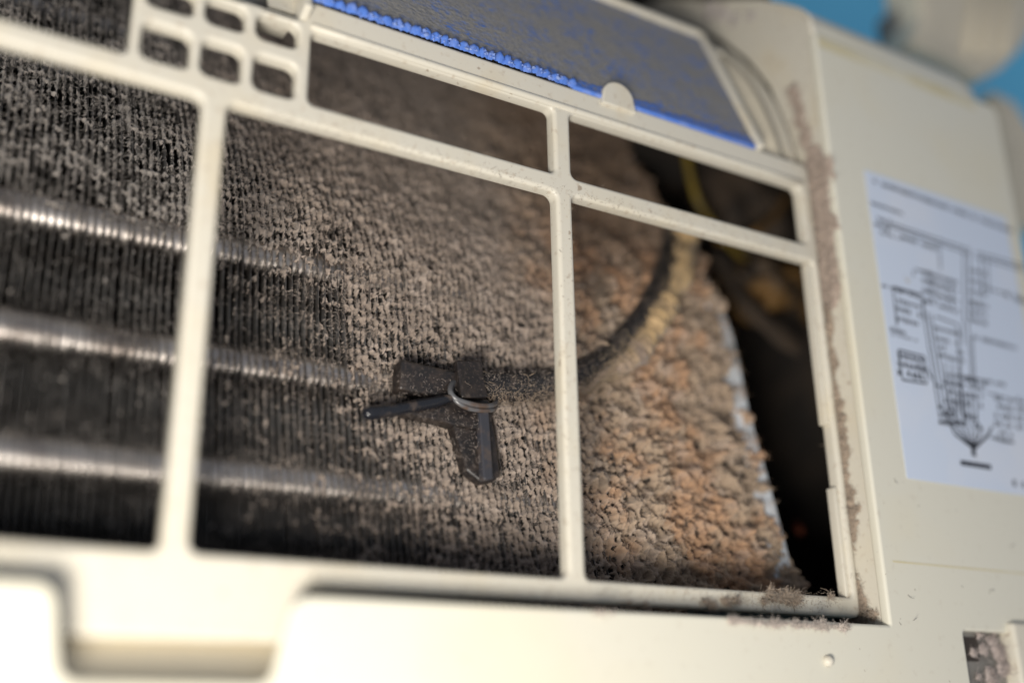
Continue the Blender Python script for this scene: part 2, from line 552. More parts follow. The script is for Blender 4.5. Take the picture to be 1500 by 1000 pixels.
# curved flange and cheek between the tray and the recess wall
fl = [(1.5, 50.5), (2.2, 56), (3.6, 62), (6.6, 71), (11.0, 80), (17, 89), (25, 98), (35, 107)]
fl = catmull(np.array(fl), 6)
V = []; Fc = []
for y, z in fl:
    V += [(60.2, y, z), (62.0, y, z), (62.0, y + 3, z - 1.5), (60.2, y + 3, z - 1.5)]
for i in range(len(fl) - 1):
    for k in range(4):
        Fc.append((4 * i + k, 4 * i + (k + 1) % 4, 4 * i + 4 + (k + 1) % 4, 4 * i + 4 + k))
Fc.append((0, 1, 2, 3))
mesh('side_flange', V, Fc, M['frame'], ff)
V = []; Fc = []
for i, (y, z) in enumerate(fl):
    for j, xx in enumerate(np.linspace(51.6, 60.2, 7)):
        t = (xx - 51.6) / 8.6
        V.append((xx, y + .2 + 4.5 * (1 - t) ** 1.5, z - .2))
for i in range(len(fl) - 1):
    for j in range(6):
        Fc.append((i * 7 + j, i * 7 + j + 1, (i + 1) * 7 + j + 1, (i + 1) * 7 + j))
mesh('side_cheek', V, Fc, M['side'], ff, smooth=True)
tray_box('stop_nub', 50.3, 55, ST - 3.0, ST - 1.4, -2.5, 1.2, M['frame'], ff)
# grey bar and pale rail seen above the small cells
box('upper_rail', (-58, 3.2, 47.4), (-50.8, 7.5, 49.4), M['frame'], ff, bevel=.4)
box('upper_bar', (-150, 7, 50.5), (-50.8, 9, 55), M['grey'], ff, bevel=.4)

# ------------------------------------------------------------------ blue filter in the tray
bf = thing('dust_filter', 'dust-covered blue filter strip with a torn lower edge in the cream tray', 'filter')
nx, ns = 120, 26
V = []; Fc = []
for i in range(nx + 1):
    for j in range(ns + 1):
        xx = -48.9 + (48.6 + 48.9) * i / nx
        ss = .5 + (ST - .5) * j / ns
        V.append(tray(xx, ss, 1.15 + .22 * (fbm(np.array([xx * .6]), np.array([ss * .6]), 5)[0] - .5)))
for i in range(nx):
    for j in range(ns):
        a = i * (ns + 1) + j
        Fc.append((a, a + ns + 1, a + ns + 2, a + 1))
mesh('filter_media', V, Fc, M['blue'], bf, smooth=True)
xs_ = np.arange(-48.5, 48.6, .35)
V = []
for xx in xs_:
    up_ = 1.0 + 2.6 * (fbm(np.array([xx / 2.2]), np.array([.5]), 63, 3)[0] - .38) + (1.0 if xx > 5 else .3)
    V += [tray(xx, .45, 1.34), tray(xx, max(.7, up_ * .6), 1.36), tray(xx, max(.9, up_), 1.26)]
Fc = [(3 * k + j, 3 * k + 3 + j, 3 * k + 4 + j, 3 * k + 1 + j) for k in range(len(xs_) - 1) for j in range(2)]
mesh('clean_band', V, Fc, M['blue_band'], bf, smooth=True)
tray_box('filter_edge', 3, 48.6, -.55, .62, -1.2, 1.3, M['blue_clean'], bf, .25)
# torn lower edge: flaps and curls
V = []; Fc = []
x = -49.0
while x < 3:
    wdt = random.uniform(1.5, 2.4)
    top = random.uniform(.9, 1.9) * (1 if x < -5 else .65)
    base = len(V)
    k = 6
    for i in range(k + 1):
        t = i / k
        xx = x + wdt * t
        bul = math.sin(math.pi * t)
        V += [tray(xx, -.45 + random.gauss(0, .10), 1.0 + random.gauss(0, .1)),
              tray(xx, .15 + random.gauss(0, .12), 1.55 + .5 * bul + random.gauss(0, .12)),
              tray(xx, .75 * top * (.7 + .3 * bul), 1.5 + .65 * bul + random.gauss(0, .08)),
              tray(xx, top * (.7 + .5 * bul), 1.2 + .15 * bul)]
    for i in range(k):
        for j in range(3):
            a = base + i * 4 + j
            Fc.append((a, a + 4, a + 5, a + 1))
    x += wdt * random.uniform(.9, 1.05)
mesh('torn_edge', V, Fc, M['blue_clean'], bf, smooth=True)
V = []; Fc = []
for q in range(90):
    xx = random.uniform(-40, 2) if q < 75 else random.uniform(-48, 2)
    ss = random.uniform(-.6, .5); d = random.uniform(1.4, 2.2)
    b = len(V)
    nn = random.randint(4, 6)
    c = tray(xx, ss, d)
    rr = random.uniform(.25, .65)
    V.append(c + np.array([0, -random.uniform(0.05, .3), 0]))
    for k in range(nn):
        a = 2 * math.pi * k / nn + random.uniform(-.4, .4)
        r2 = rr * random.uniform(.4, 1.3)
        V.append(tray(xx + r2 * math.cos(a), ss + .7 * r2 * math.sin(a), d - random.uniform(-.15, .4)))
    for k in range(nn):
        Fc.append((b, b + 1 + k, b + 1 + (k + 1) % nn))
mesh('torn_fibre', V, Fc, M['blue_torn'], bf)

# ------------------------------------------------------------------ sensor cable, clip and tie
sc_ = thing('sensor_cable', 'dusty black sleeved sensor cable curving up across the coil', 'cable')
pp = [(668, 566), (720, 566), (775, 566), (815, 561), (852, 549), (890, 524), (925, 488), (955, 444), (975, 400), (985, 362), (990, 340)]
path = catmull(np.array([on_coil(a, b, o_) for (a, b), o_ in zip(pp, [1.4, 1.4, 1.6, 2.2] + [2.9] * 7)]), 8)
tail = catmull(np.array([path[-1], path[-1] + np.array([1.0, 7, 5]), path[-1] + np.array([6, 18, 8]), path[-1] + np.array([20, 30, 6])]), 6)
path = np.vstack([path[:-1], tail])
tube('sleeve', path, 2.8, M['cable'], sc_, seg=20, bump=.02)
cable_path = path
pc = on_coil(626, 560, 2.4)
box('probe_holder', (pc[0] - 6.0, pc[1] - 1.6, pc[2] - 2.9), (pc[0] + 6.6, pc[1] + 2.0, pc[2] + 2.7), M['clip'], sc_, bevel=.6, rot=Matrix.Rotation(math.radians(3), 3, 'Y'), origin=pc)

cl = thing('retaining_clip', 'black plastic T-shaped clip holding the sensor against the fins', 'clip')


def poly_on(name, pts, yfront, thick, bevel, mat, parent):
    return plate(name, rounded([tuple(on(a, b, yfront)[[0, 2]]) for a, b in pts], .5), [], yfront, yfront + thick, bevel, mat, parent,
                 tf=lambda P: np.stack([P[:, 0], P[:, 1] + coil_y(P[:, 2]) - yc, P[:, 2]], 1))


yc = float(on_coil(690, 580)[1])
poly_on('upper_arm', [(673, 524), (711, 524), (714, 582), (674, 584)], yc - 5.2, 1.6, .35, M['clip'], cl)
poly_on('body', [(584, 596), (650, 592), (660, 584), (716, 584), (716, 618), (700, 632), (657, 626), (640, 620), (588, 609)], yc - 3.9, 3.4, .5, M['clip'], cl)
poly_on('foot', [(655, 615), (716, 608), (719, 650), (718, 702), (706, 712), (690, 714), (668, 694), (662, 652)], yc - 3.2, 3.0, .6, M['clip'], cl)
poly_on('rib', [(698, 596), (713, 596), (706, 707), (691, 711)], yc - 4.6, 2.0, .3, M['rib'], cl)

tie = thing('cable_tie', 'thin grey looped tie with glossy black tail round the sensor clip', 'cable tie')
yt = yc - 5.6
tl = [on(534, 606, yt - .2), on(552, 604, yt - .3), on(580, 600, yt - .2), on(610, 594, yt), on(640, 588, yt), on(662, 582, yt)]
tl = catmull(np.array(tl), 6)
rad = 1.2 * np.interp(np.arange(len(tl)), [0, 3, 12, 24, len(tl) - 1], [.75, 1.05, .95, .8, .55])
tube('tail', tl, rad, M['gloss'], tie, seg=14)
for off, rr in ((0, .50), (7, .42)):
    lp = [on(672, 556 + off * .3, yt + 3.5), on(662, 562 + off * .6, yt + 1.5), on(660 + off * .3, 574 + off * .3, yt), on(668 + off * .2, 584 + off * .6, yt - .5), on(684, 590 + off, yt - .6), on(704, 594 + off, yt - .3), on(722, 593 + off, yt + 1.2), on(728, 586 + off, yt + 4.2)]
    tube('loop', catmull(np.array(lp), 6), rr, M['tie'], tie, seg=10)

# ------------------------------------------------------------------ wiring side
yw = thing('yellow_wire', 'dusty yellow wire hanging in the dark gap beside the coil', 'wire')
wp = [on(1000, 190, 46), on(1006, 230, 46), on(1012, 262, 46), on(1022, 294, 46), on(1037, 320, 47), on(1062, 352, 50), on(1100, 390, 56)]
tube('conductor', catmull(np.array(wp), 6), 1.0, M['wire'], yw, seg=10)
bw = thing('dark_wire', 'thin dark brown wire looping in the gap under the top rail', 'wire')
tube('conductor', catmull(np.array([on(1160, 270, 45), on(1140, 310, 45), on(1110, 338, 46), on(1085, 350, 48), on(1050, 352, 52)]), 6), 1.2, M['brown'], bw, seg=8)


def crumple(name, c, size, mat, parent=None, seed=0, amp=.35):
    import bmesh
    bm = bmesh.new()
    bmesh.ops.create_icosphere(bm, subdivisions=4, radius=1)
    from mathutils import noise as mn
    for v in bm.verts:
        d = v.co.normalized()
        k = 1 + amp * mn.noise(d * 2.2 + Vector((seed, 0, 0))) + amp * .5 * mn.noise(d * 6 + Vector((0, seed, 0)))
        v.co = Vector([c[i] + d[i] * size[i] * k for i in range(3)]) * S
    me = bpy.data.meshes.new(name)
    bm.to_mesh(me); bm.free()
    return link(name, me, mat, parent, smooth=True)


tag(crumple('taped_joint', on(1125, 425, 52), (16, 7, 7), M['brown'], None, 3, .8), 'crumpled brown taped pipe joint in the dark gap beside the coil', 'taped joint')
tag(crumple('pipe_wrap', on(1085, 290, 60), (16, 10, 22), M['wrap'], None, 5, .5), 'dark foam wrapped pipe behind the yellow wire', 'pipe wrap')
tag(tube('strap', catmull(np.array([on(1052, 372, 50), on(1090, 440, 46), on(1130, 480, 44), on(1172, 512, 44)]), 6), [3.5 + .5 * math.sin(k) for k in range(19)], M['wrap'], None, seg=8, flat=.4), 'flat dark brown strap slanting under the taped joint', 'strap')
tag(tube('copper_stub', [on(1166, 768, 48), on(1172, 778, 42)], 1.2, M['copper']), 'small reddish copper stub low in the dark gap', 'copper stub')

# ------------------------------------------------------------------ wiring label on the end casing
lb = plate('wiring_label', rect(73.9, 121.5, -17.3, 50.0, .4), [], YF - .12, YF - .02, .02, M['paper'], ac)
V = []; Fc = []
YL = YF - .14


def stroke(p, q, wd):
    a = on(*p, YL); b = on(*q, YL)
    d = b - a
    L = np.linalg.norm(d)
    if L < 1e-6:
        return
    d /= L
    nn = np.array([-d[2], 0, d[0]]) * wd / 2
    i = len(V)
    V.extend([a - nn, b - nn, b + nn, a + nn])
    Fc.append((i, i + 1, i + 2, i + 3))


def chars(p, q, h, gap=.35):
    """a row of tiny unreadable print between two photo pixels"""
    a = on(*p, YL); b = on(*q, YL)
    L = np.linalg.norm(b - a)
    x = 0
    while x < L:
        wd = random.uniform(.35, .8) * h
        if random.random() < .86:
            for k in range(2):
                c = a + (b - a) * ((x + wd * (k * .6)) / L)
                i = len(V); hh = h * random.uniform(.5, 1) / 2
                V.extend([c + np.array([-.13 * h, 0, -hh]), c + np.array([.17 * h, 0, -hh]), c + np.array([.17 * h, 0, hh]), c + np.array([-.13 * h, 0, hh])])
                Fc.append((i, i + 1, i + 2, i + 3))
            c = a + (b - a) * (x / L) + np.array([0, 0, random.choice((-.4, 0, .4)) * h])
            i = len(V)
            V.extend([c + np.array([0, 0, -.13 * h]), c + np.array([wd * .7, 0, -.13 * h]), c + np.array([wd * .7, 0, .13 * h]), c + np.array([0, 0, .13 * h])])
            Fc.append((i, i + 1, i + 2, i + 3))
        x += wd + gap * h


chars((1274, 263), (1482, 338), 1.25)
chars((1276, 297), (1322, 313), .9)
for y in (322, 331): chars((1282, y - 3), (1302, y + 4), 1.1)
chars((1290, 340), (1318, 349), .8); chars((1322, 348), (1372, 364), 1.2)
chars((1468, 430), (1500, 440), 1.7); chars((1425, 493), (1490, 510), 1.1)
for y in (425, 440, 452, 466): chars((1310 + y % 7, y), (1345 + y % 5, y + 9), 1.2)
chars((1305, 482), (1332, 489), 1.1); chars((1306, 489), (1345, 499), .6)
for y in (520, 532, 545): chars((1316, y), (1352, y + 8), 1.5)
chars((1292, 418), (1340, 430), .8)
for y in (398, 410, 425, 440): chars((1352, y), (1368, y + 4), 1.2); chars((1376, y + 8), (1402, y + 16), 1.0)
for y in (395, 410, 425, 440): chars((1420, y), (1442, y + 7), 1.1)
for y in (480, 495): chars((1370, y), (1408, y + 10), 1.0)
for p, q in [((1302, 326), (1420, 366)), ((1304, 332), (1420, 372)), ((1375, 355), (1378, 395)), ((1420, 366), (1420, 470)), ((1412, 370), (1412, 470)), ((1430, 370), (1500, 390)), ((1430, 376), (1500, 396)), ((1436, 376), (1440, 430)), ((1446, 380), (1448, 430)),
             ((1338, 396), (1338, 405)), ((1340, 394), (1376, 405)), ((1352, 440), (1355, 470)), ((1440, 420), (1478, 432)), ((1352, 455), (1378, 620)), ((1358, 457), (1384, 618)), ((1364, 460), (1392, 618)), ((1370, 463), (1402, 475)), ((1402, 475), (1412, 620)), ((1418, 470), (1424, 560)), ((1424, 495), (1428, 560)), ((1384, 530), (1392, 600)), ((1394, 532), (1400, 602)), ((1404, 534), (1409, 604)),
             ((1345, 530), (1352, 560)), ((1355, 535), (1372, 565)), ((1372, 565), (1384, 568)), ((1300, 340), (1304, 322)), ((1410, 470), (1412, 505))]:
    stroke(p, q, .4)
chars((1385, 548), (1472, 563), 1.0)
for y in (560, 572, 586, 604, 616): chars((1384, y), (1438, y + 9), 1.3)
chars((1416, 555), (1445, 562), 1.7)
for k in range(6):
    stroke((1390 + 10 * k, 618 + k * 1.5), (1424 + .6 * k, 654), .45)
stroke((1388, 612), (1398, 635), .5); stroke((1398, 635), (1424, 655), .6); stroke((1453, 625), (1448, 636), .6); stroke((1448, 636), (1428, 656), .7)
stroke((1425, 652), (1427, 668), 1.4); stroke((1407, 677), (1452, 684), 1.1)
for y in (582, 594, 607, 620, 632, 642): chars((1458, y), (1482, y + 5), 1.3)
for y in (585, 598, 612, 624): chars((1490, y), (1500, y + 2), 1.3)
for y in (704,): chars((1484, y + 2), (1500, y + 5), 1.6)
stroke((1446, 575), (1500, 590), .3); stroke((1450, 640), (1482, 648), .3)
for y in (450, 462, 474): chars((1422, y - 6), (1446, y), 1.1)
for x in (1362, 1372, 1384, 1394): stroke((x, 400 + (x - 1360) * .3), (x + 2, 440 + (x - 1360) * .3), .4)
for y in (508, 520): chars((1376, y), (1410, y + 9), 1.2)
for x in (1398, 1404, 1414, 1422, 1430): stroke((x, 575), (x + 1, 622), .45)
for y in (590, 600, 612): chars((1376, y + 6), (1396, y + 9), 1.0)
for p, q in (((1316, 512), (1354, 522)), ((1354, 522), (1358, 560)), ((1316, 512), (1322, 556)), ((1322, 556), (1358, 562)), ((1308, 420), (1350, 432)), ((1308, 420), (1314, 478)), ((1350, 432), (1354, 470))):
    stroke(p, q, .45)
mesh('printed_diagram', V, Fc, M['ink'], lb)

# ------------------------------------------------------------------ raised cover arm, upper right
tag(plate('side_cap', rounded([tuple(on(a, b, 24)[[0, 2]]) for a, b in ((1452, 130), (1487, 148), (1520, 200), (1540, 330), (1490, 330), (1470, 200))], 1.5), [], 24, 60, 1.5, M['side'], ac))
arm = thing('cover_arm', 'cream ribbed hinge arm of the lifted front cover above the unit', 'hinge arm')
ya = 16.0
pts = [(1338, 62), (1352, 20), (1346, -60), (1560, -60), (1530, 20), (1500, 70), (1470, 100), (1440, 112), (1410, 98)]
poly_a = rounded([tuple(on(a, b, ya)[[0, 2]]) for a, b in pts], [2, 3, 0, 0, 4, 4, 4, 4, 4])
plate('arm_body', poly_a, [], ya, ya + 14, 2.0, M['side'], arm)
for a, b in ((1432, 1440), (1456, 1464), (1482, 1490)):
    q0, q1 = on(a + 4, -40, ya), on(a - 16, 80, ya)
    tube('arm_rib', [q0 + np.array([0, -.2, 0]), (q0 + q1) / 2 + np.array([0, -.3, 0]), q1 + np.array([0, -.2, 0])], 1.6, M['side'], arm, seg=10)

box('arm_gap_shade', tuple(on(1322, 70, 24) - np.array([0, 0, 0])), tuple(on(1322, 70, 24) + np.array([34, 8, 14])), M['grey'], arm, bevel=1.0)  # added dark box standing in for the shaded gap under the arm

# ------------------------------------------------------------------ dust and lint
GREY = np.array([0.255, 0.207, 0.172]); TAN = np.array([0.345, 0.262, 0.19]); RUST = np.array([0.43, 0.225, 0.11]); PINKGREY = np.array([0.41, 0.345, 0.30])


def px_of(P):
    q = P - CAM
    c0 = q[:, 0] * RU[0] + q[:, 1] * RN[0] - q[:, 2] * RD[0]
    c1 = q[:, 0] * RU[1] + q[:, 1] * RN[1] - q[:, 2] * RD[1]
    c2 = q[:, 0] * RU[2] + q[:, 1] * RN[2] - q[:, 2] * RD[2]
    return 750 + F * c0 / c2, 500 + F * c1 / c2


def fibres(name, base, direc, length, radius, curl, tint, parent=None, K=5):
    """short curly hairs as three-sided tubes, one mesh"""
    n = len(base)
    P = np.empty((n, K, 3)); d = direc / np.linalg.norm(direc, axis=1)[:, None]
    P[:, 0] = base
    bend = rng.normal(size=(n, 3)) * curl
    for k in range(1, K):
        P[:, k] = P[:, k - 1] + d * (length / (K - 1))[:, None]
        d = d + bend + rng.normal(size=(n, 3)) * curl * .7
        d /= np.linalg.norm(d, axis=1)[:, None]
    T = np.gradient(P, axis=1); T /= np.linalg.norm(T, axis=2)[..., None] + 1e-9
    a = np.cross(T, rng.normal(size=(n, 1, 3))); a /= np.linalg.norm(a, axis=2)[..., None] + 1e-9
    b = np.cross(T, a)
    V = np.empty((n, K, 3, 3))
    taper = np.linspace(1, .55, K)[None, :, None]
    for s in range(3):
        q = 2 * math.pi * s / 3
        V[:, :, s] = P + radius[:, None, None] * taper * (math.cos(q) * a + math.sin(q) * b)
    idx = np.arange(n * K * 3).reshape(n, K, 3)
    Fs = []
    for s in range(3):
        t = (s + 1) % 3
        Fs.append(np.stack([idx[:, :-1, s], idx[:, :-1, t], idx[:, 1:, t], idx[:, 1:, s]], -1).reshape(-1, 4))
    tt = np.repeat(tint, K * 3, axis=0)
    return np_mesh(name, V.reshape(-1, 3), np.concatenate(Fs), M['lint'], parent, tt)


def coil_dust():
    dx, dz = .18, .21
    X = np.arange(-95, XE + 1.2, dx); Z = np.arange(-50, 94, dz)
    GX, GZ = np.meshgrid(X, Z, indexing='ij')
    GY = coil_y(GZ)
    px, py = px_of(np.stack([GX.ravel(), GY.ravel(), GZ.ravel()], 1))
    px = px.reshape(GX.shape); py = py.reshape(GX.shape)
    wob = (fbm(GX * .12, GZ * .12, 3) - .5)
    # how much dust has settled, by place on the coil (mm)
    u = GX + 40 * wob
    low = sstep(-66, -6, GX + .30 * (GZ - 5) + 25 * wob)            # more towards the upper right
    d = .10 + .52 * low
    d = np.where(GZ > 14, np.maximum(d, .14 + .20 * sstep(14, 22, GZ) + .22 * sstep(-75, -35, GX + 20 * wob) * sstep(14, 24, GZ)), d)
    d += .30 * sstep(0, 26, GX + 14 * wob)                         # thick mat at the end
    bare = sstep(-22, -60, GX + 18 * wob) * sstep(20, 6, GZ + .10 * (GX + 60))
    d -= .34 * bare
    d -= .12 * sstep(-28, -46, GZ) * (1 - .7 * sstep(10, 40, GX))
    d += .30 * (fbm(GX / 7, GZ / 7, 91, 2) - .5)
    farleft = sstep(-30, -70, GX + 15 * wob)
    brown = sstep(0, 30, GX + 14 * wob)
    fph = (GX + 112.0) / PITCH
    fin = np.cos(2 * math.pi * fph)
    n1 = fbm(GX / 1.1, GZ / 1.5, 21, 3)
    n2 = fbm((GX + .35 * GZ) / 2.1, (GZ - .2 * GX) / 3.2, 31, 3)
    n3 = vnoise(GX / .34, GZ / .36, 41)
    # open pits between neighbouring fins, bridged by lint
    warp = .5 * (fbm(GX / 2.5, GZ / 2.5, 81, 2) - .5)
    cx = fph + warp * sstep(.35, .75, d); czz = GZ / 1.75 + warp
    ix = np.floor(cx).astype(int)
    F1 = np.full(GX.shape, 9.0)
    g1 = np.random.default_rng(5).random((512, 512)); g2 = np.random.default_rng(6).random((512, 512)); g3 = np.random.default_rng(9).random((512, 512))
    for a in (-1, 0, 1):
        kx = ix + a
        zc = czz + .5 * (kx % 2) + 2 * g3[kx % 512, 7]
        iz = np.floor(zc).astype(int)
        for b in (-1, 0, 1):
            kz = iz + b
            jx = (g1[kx % 512, kz % 512] - .5) * .34; jz = (g2[kx % 512, kz % 512] - .5) * .9
            sz = .75 + .6 * g3[(kx + 31) % 512, kz % 512]
            F1 = np.minimum(F1, np.hypot((cx - kx - .5 - jx) / .5, (zc - kz - .5 - jz) / .55) * sz)
    thick = sstep(.58, .98, d)
    ridge_ = 1 - np.abs(2 * fbm((GX + .30 * GZ) / 2.6, (GZ - .1 * GX) / 6.5, 37, 2) - 1)
    r = 1.30 - .80 * d + .07 * thick
    rn1 = 1 - np.abs(2 * fbm(GX / 1.9, GZ / 2.6, 23, 2) - 1); rn2 = 1 - np.abs(2 * fbm((GX + .35 * GZ) / 3.6, (GZ - .2 * GX) / 6.0, 33, 2) - 1)
    n1 = (1 - thick) * n1 + thick * (1.28 - rn1); n2 = (1 - thick) * n2 + thick * (1.28 - rn2)
    v = (F1 - r) * .8 + .14 * fin * (1 - thick) + (.85 - .45 * thick) * (n1 - .5) + (.55 - .2 * thick) * (n2 - .5) + .32 * (1 - .5 * thick) * (n3 - .5)
    v = v - .34 * sstep(.46, .22, d)                                # thin dust is loose hair, not matted
    h = -.25 + np.clip(v, -.5, 1.0) * np.where(v < 0, 3.2 - 1.4 * thick, 1.3 + .3 * thick) + .25 * (1 - .6 * thick) * (n3 - .5) + thick * (2.6 * (n2 - .45) + 2.0 * (n1 - .5) + 3.4 * (.78 - ridge_) + 2.0 * (np.clip(F1, 0, 1.1) - .6))
    Yd = GY - h
    jx = rng.normal(size=GX.shape) * .05
    P = np.stack([GX + jx, Yd + rng.normal(size=GX.shape) * .035, GZ + rng.normal(size=GX.shape) * .05], -1)
    # dust colour, with painted shade at the upper end
    tone = fbm(GX / 5.5, GZ / 8.0, 51, 3)
    c = GREY[None, None] * (1 - brown[..., None]) + TAN[None, None] * brown[..., None]
    rust = brown * sstep(.42, .68, tone + .12 * (n1 - .5)) * sstep(56, 30, GZ)
    c = c * (1 - .5 * rust[..., None]) + RUST[None, None] * .5 * rust[..., None]
    pale = sstep(.52, .75, fbm(GX / 2.2, GZ / 2.6, 61, 2))
    c = c * (1 - .35 * pale[..., None]) + PINKGREY[None, None] * .35 * pale[..., None]
    c = c * (1 - .8 * farleft[..., None]) + .8 * farleft[..., None] * np.array([0.20, 0.187, 0.175])
    upper_shade = sstep(16, 30, GZ - .42 * (GX - 20) + 6 * wob) * brown      # upper end: browner dust, with its shade put into the colour
    c = c * (1 - upper_shade[..., None]) + c * upper_shade[..., None] * np.array([.66, .60, .56])
    c *= (.86 + .28 * n3[..., None])
    keep = v > -.34 + .14 * thick
    keep &= GX < XE - 1.0 * (.35 + sstep(.35, .6, fbm(GZ / 5, GZ * 0, 71))) * 3.3 * sstep(-28, -18, GZ) * sstep(42, 32, GZ) + .6
    nX, nZ = GX.shape
    id_ = np.arange(nX * nZ).reshape(nX, nZ)
    q = np.stack([id_[:-1, :-1], id_[1:, :-1], id_[1:, 1:], id_[:-1, 1:]], -1)
    kq = keep[:-1, :-1] & keep[1:, :-1] & keep[1:, 1:] & keep[:-1, 1:]
    faces = q[kq]
    used = np.unique(faces)
    remap = np.full(nX * nZ, -1); remap[used] = np.arange(len(used))
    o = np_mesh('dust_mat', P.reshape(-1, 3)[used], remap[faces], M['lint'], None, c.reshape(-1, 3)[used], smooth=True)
    tag(o, 'thick grey-brown dust caked over the coil fins', 'dust', kind='stuff')
    # hairs standing on the dust and bridging the fins
    edge = sstep(.35, .95, fin)
    clump = fbm(GX / 2.4, GZ / 2.4, 97, 2)
    wm = np.clip(v + .30, 0, 1.0) * (1 + 2.0 * thick) * (1 - thick + thick * (.25 + 1.5 * sstep(-.3, 1.2, h)))
    wf = edge * (.50 + 2.4 * np.clip(d, 0, .6)) * (.35 + 1.6 * sstep(.35, .7, clump)) * (1 - .8 * thick)

    def hairs(name, label, wgt, n, K, lmean, rlo, rhi, gain):
        wgt = (wgt * (GX < XE - 1)).ravel()
        pick = rng.choice(nX * nZ, n, p=wgt / wgt.sum())
        B = P.reshape(-1, 3)[pick].copy()
        B[:, 1] = np.where(v.ravel()[pick] > -.05, B[:, 1], GY.ravel()[pick] + .05)
        B += rng.normal(size=(n, 3)) * .06
        D = np.stack([rng.normal(size=n), rng.normal(size=n) * .5 - .35, rng.normal(size=n) * 1.0], 1)
        L = rng.gamma(3.0, lmean / 3, n).clip(.25, 2.8)
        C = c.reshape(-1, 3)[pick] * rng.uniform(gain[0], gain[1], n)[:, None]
        tag(fibres(name, B, D, L, rng.uniform(rlo, rhi, n), .45, C, K=K), label, 'lint', kind='stuff')

    hairs('lint_hair', 'curly lint hairs felted over the thick dust on the coil', wm, 50000, 4, 1.05, .020, .040, (1.0, 1.8))
    hairs('lint_hair', 'short fine lint hairs clinging to the edges of the coil fins', wf, 108000, 3, .60, .024, .046, (.8, 1.5))


coil_dust()

# lint along the cable: a caked ridge on its lower side, with hairs
cpd = catmull(cable_path[22:-16], 6)
tn = np.gradient(cpd, axis=0); tn /= np.linalg.norm(tn, axis=1)[:, None]
sd = np.cross(tn, np.array([0, -1.0, 0])); sd /= np.linalg.norm(sd, axis=1)[:, None]
tt_ = np.linspace(0, 1, len(cpd))
rr_ = (.5 + 1.9 * sstep(.15, .45, tt_)) * (.55 + .9 * fbm(tt_ * 26, tt_ * 0, 12, 3)) * sstep(0, .06, tt_) * (1 + .35 * sstep(.8, .95, tt_))
wob_ = 1.6 * (fbm(tt_ * 14, tt_ * 0 + 3, 19, 2) - .5)
ridge = tube('caked_lint', cpd + sd * ((2.3 + wob_) * (1 - .75 * sstep(.78, .98, tt_)))[:, None] + np.array([0, -1.0, 0]) * (1.6 + 1.0 * sstep(.75, .95, tt_))[:, None], rr_ + .05, M['lint'], None, seg=14, bump=.15)
at_ = ridge.data.attributes.new('tint', 'FLOAT_COLOR', 'POINT')
nv_ = len(ridge.data.vertices)
tc_ = np.ones((nv_, 4), np.float32)
mixv = np.concatenate([np.repeat(sstep(.25, .6, tt_ + .3 * (fbm(tt_ * 30, tt_ * 0, 44, 2) - .5)), 14), [0, 1]])
tc_[:, :3] = (np.array([.30, .23, .18])[None] * (1 - mixv)[:, None] + np.array([.56, .39, .20])[None] * mixv[:, None]) * rng.uniform(.85, 1.15, nv_)[:, None]
at_.data.foreach_set('color', tc_.ravel())
tag(ridge, 'tan caked lint ridge on the lower side of the sensor cable', 'lint', kind='stuff')
i = rng.integers(0, len(cable_path) - 18, 8000)
t = i / (len(cable_path) - 18)
keep = rng.random(8000) < .25 + .75 * sstep(.25, .55, t)
i = i[keep]; t = t[keep]
tan = np.gradient(cable_path, axis=0)[i]; tan /= np.linalg.norm(tan, axis=1)[:, None]
side = np.cross(tan, np.array([0, -1.0, 0])); side /= np.linalg.norm(side, axis=1)[:, None]      # towards lower right
ang = rng.normal(.65, .5, len(i))
nrm = side * np.cos(ang)[:, None] + np.array([0, -1.0, 0]) * np.sin(ang)[:, None]
if nrm[:, 2].mean() > 0:
    nrm = nrm - 2 * (np.sum(nrm * side, 1))[:, None] * side
B = cable_path[i] + nrm * 3.4 + rng.normal(size=(len(i), 3)) * .25
cc = (TAN * 1.1)[None] * (1 - sstep(.3, .6, t))[:, None] * .8 + np.array([0.62, 0.46, 0.27])[None] * sstep(.3, .6, t)[:, None] * rng.uniform(.6, 1.1, len(i))[:, None]
cc = np.maximum(cc, .1)
tag(fibres('cable_lint', B, nrm + rng.normal(size=nrm.shape) * .7, rng.gamma(3, .38, len(i)).clip(.3, 2.5), rng.uniform(.025, .06, len(i)), .5, cc),
    'tan lint fringe caked on the lower side of the sensor cable', 'lint', kind='stuff')


i2 = rng.integers(0, len(cable_path) - 16, 2600)
a2 = rng.uniform(-2.2, 1.2, 2600)
tn2 = np.gradient(cable_path, axis=0)[i2]; tn2 /= np.linalg.norm(tn2, axis=1)[:, None]
sd2 = np.cross(tn2, np.array([0, -1.0, 0])); sd2 /= np.linalg.norm(sd2, axis=1)[:, None]
n2_ = sd2 * np.sin(a2)[:, None] + np.array([0, -1.0, 0]) * np.cos(a2)[:, None]
B2 = cable_path[i2] + n2_ * 2.8 + tn2 * rng.uniform(-.6, .6, 2600)[:, None]
cp_ = np.array([[rng.uniform(584, 716), rng.uniform(528, 705)] for _ in range(750)])
ok_ = [(579 < a < 672 and 538 < b < 582) or (673 < a < 712 and 526 < b < 580) or (590 < a < 660 and 598 < b < 614) or (664 < a < 716 and 600 < b < 700) for a, b in cp_]
B3 = np.array([on(a, b, 0) for a, b in cp_[ok_]])
B3 = np.array([on_coil(a, b, 4.1) for a, b in cp_[ok_]])
B2 = np.vstack([B2, B3])
D2 = np.vstack([n2_ * .2, np.zeros((len(B3), 3))]) + rng.normal(size=B2.shape) * np.array([1, .25, 1])
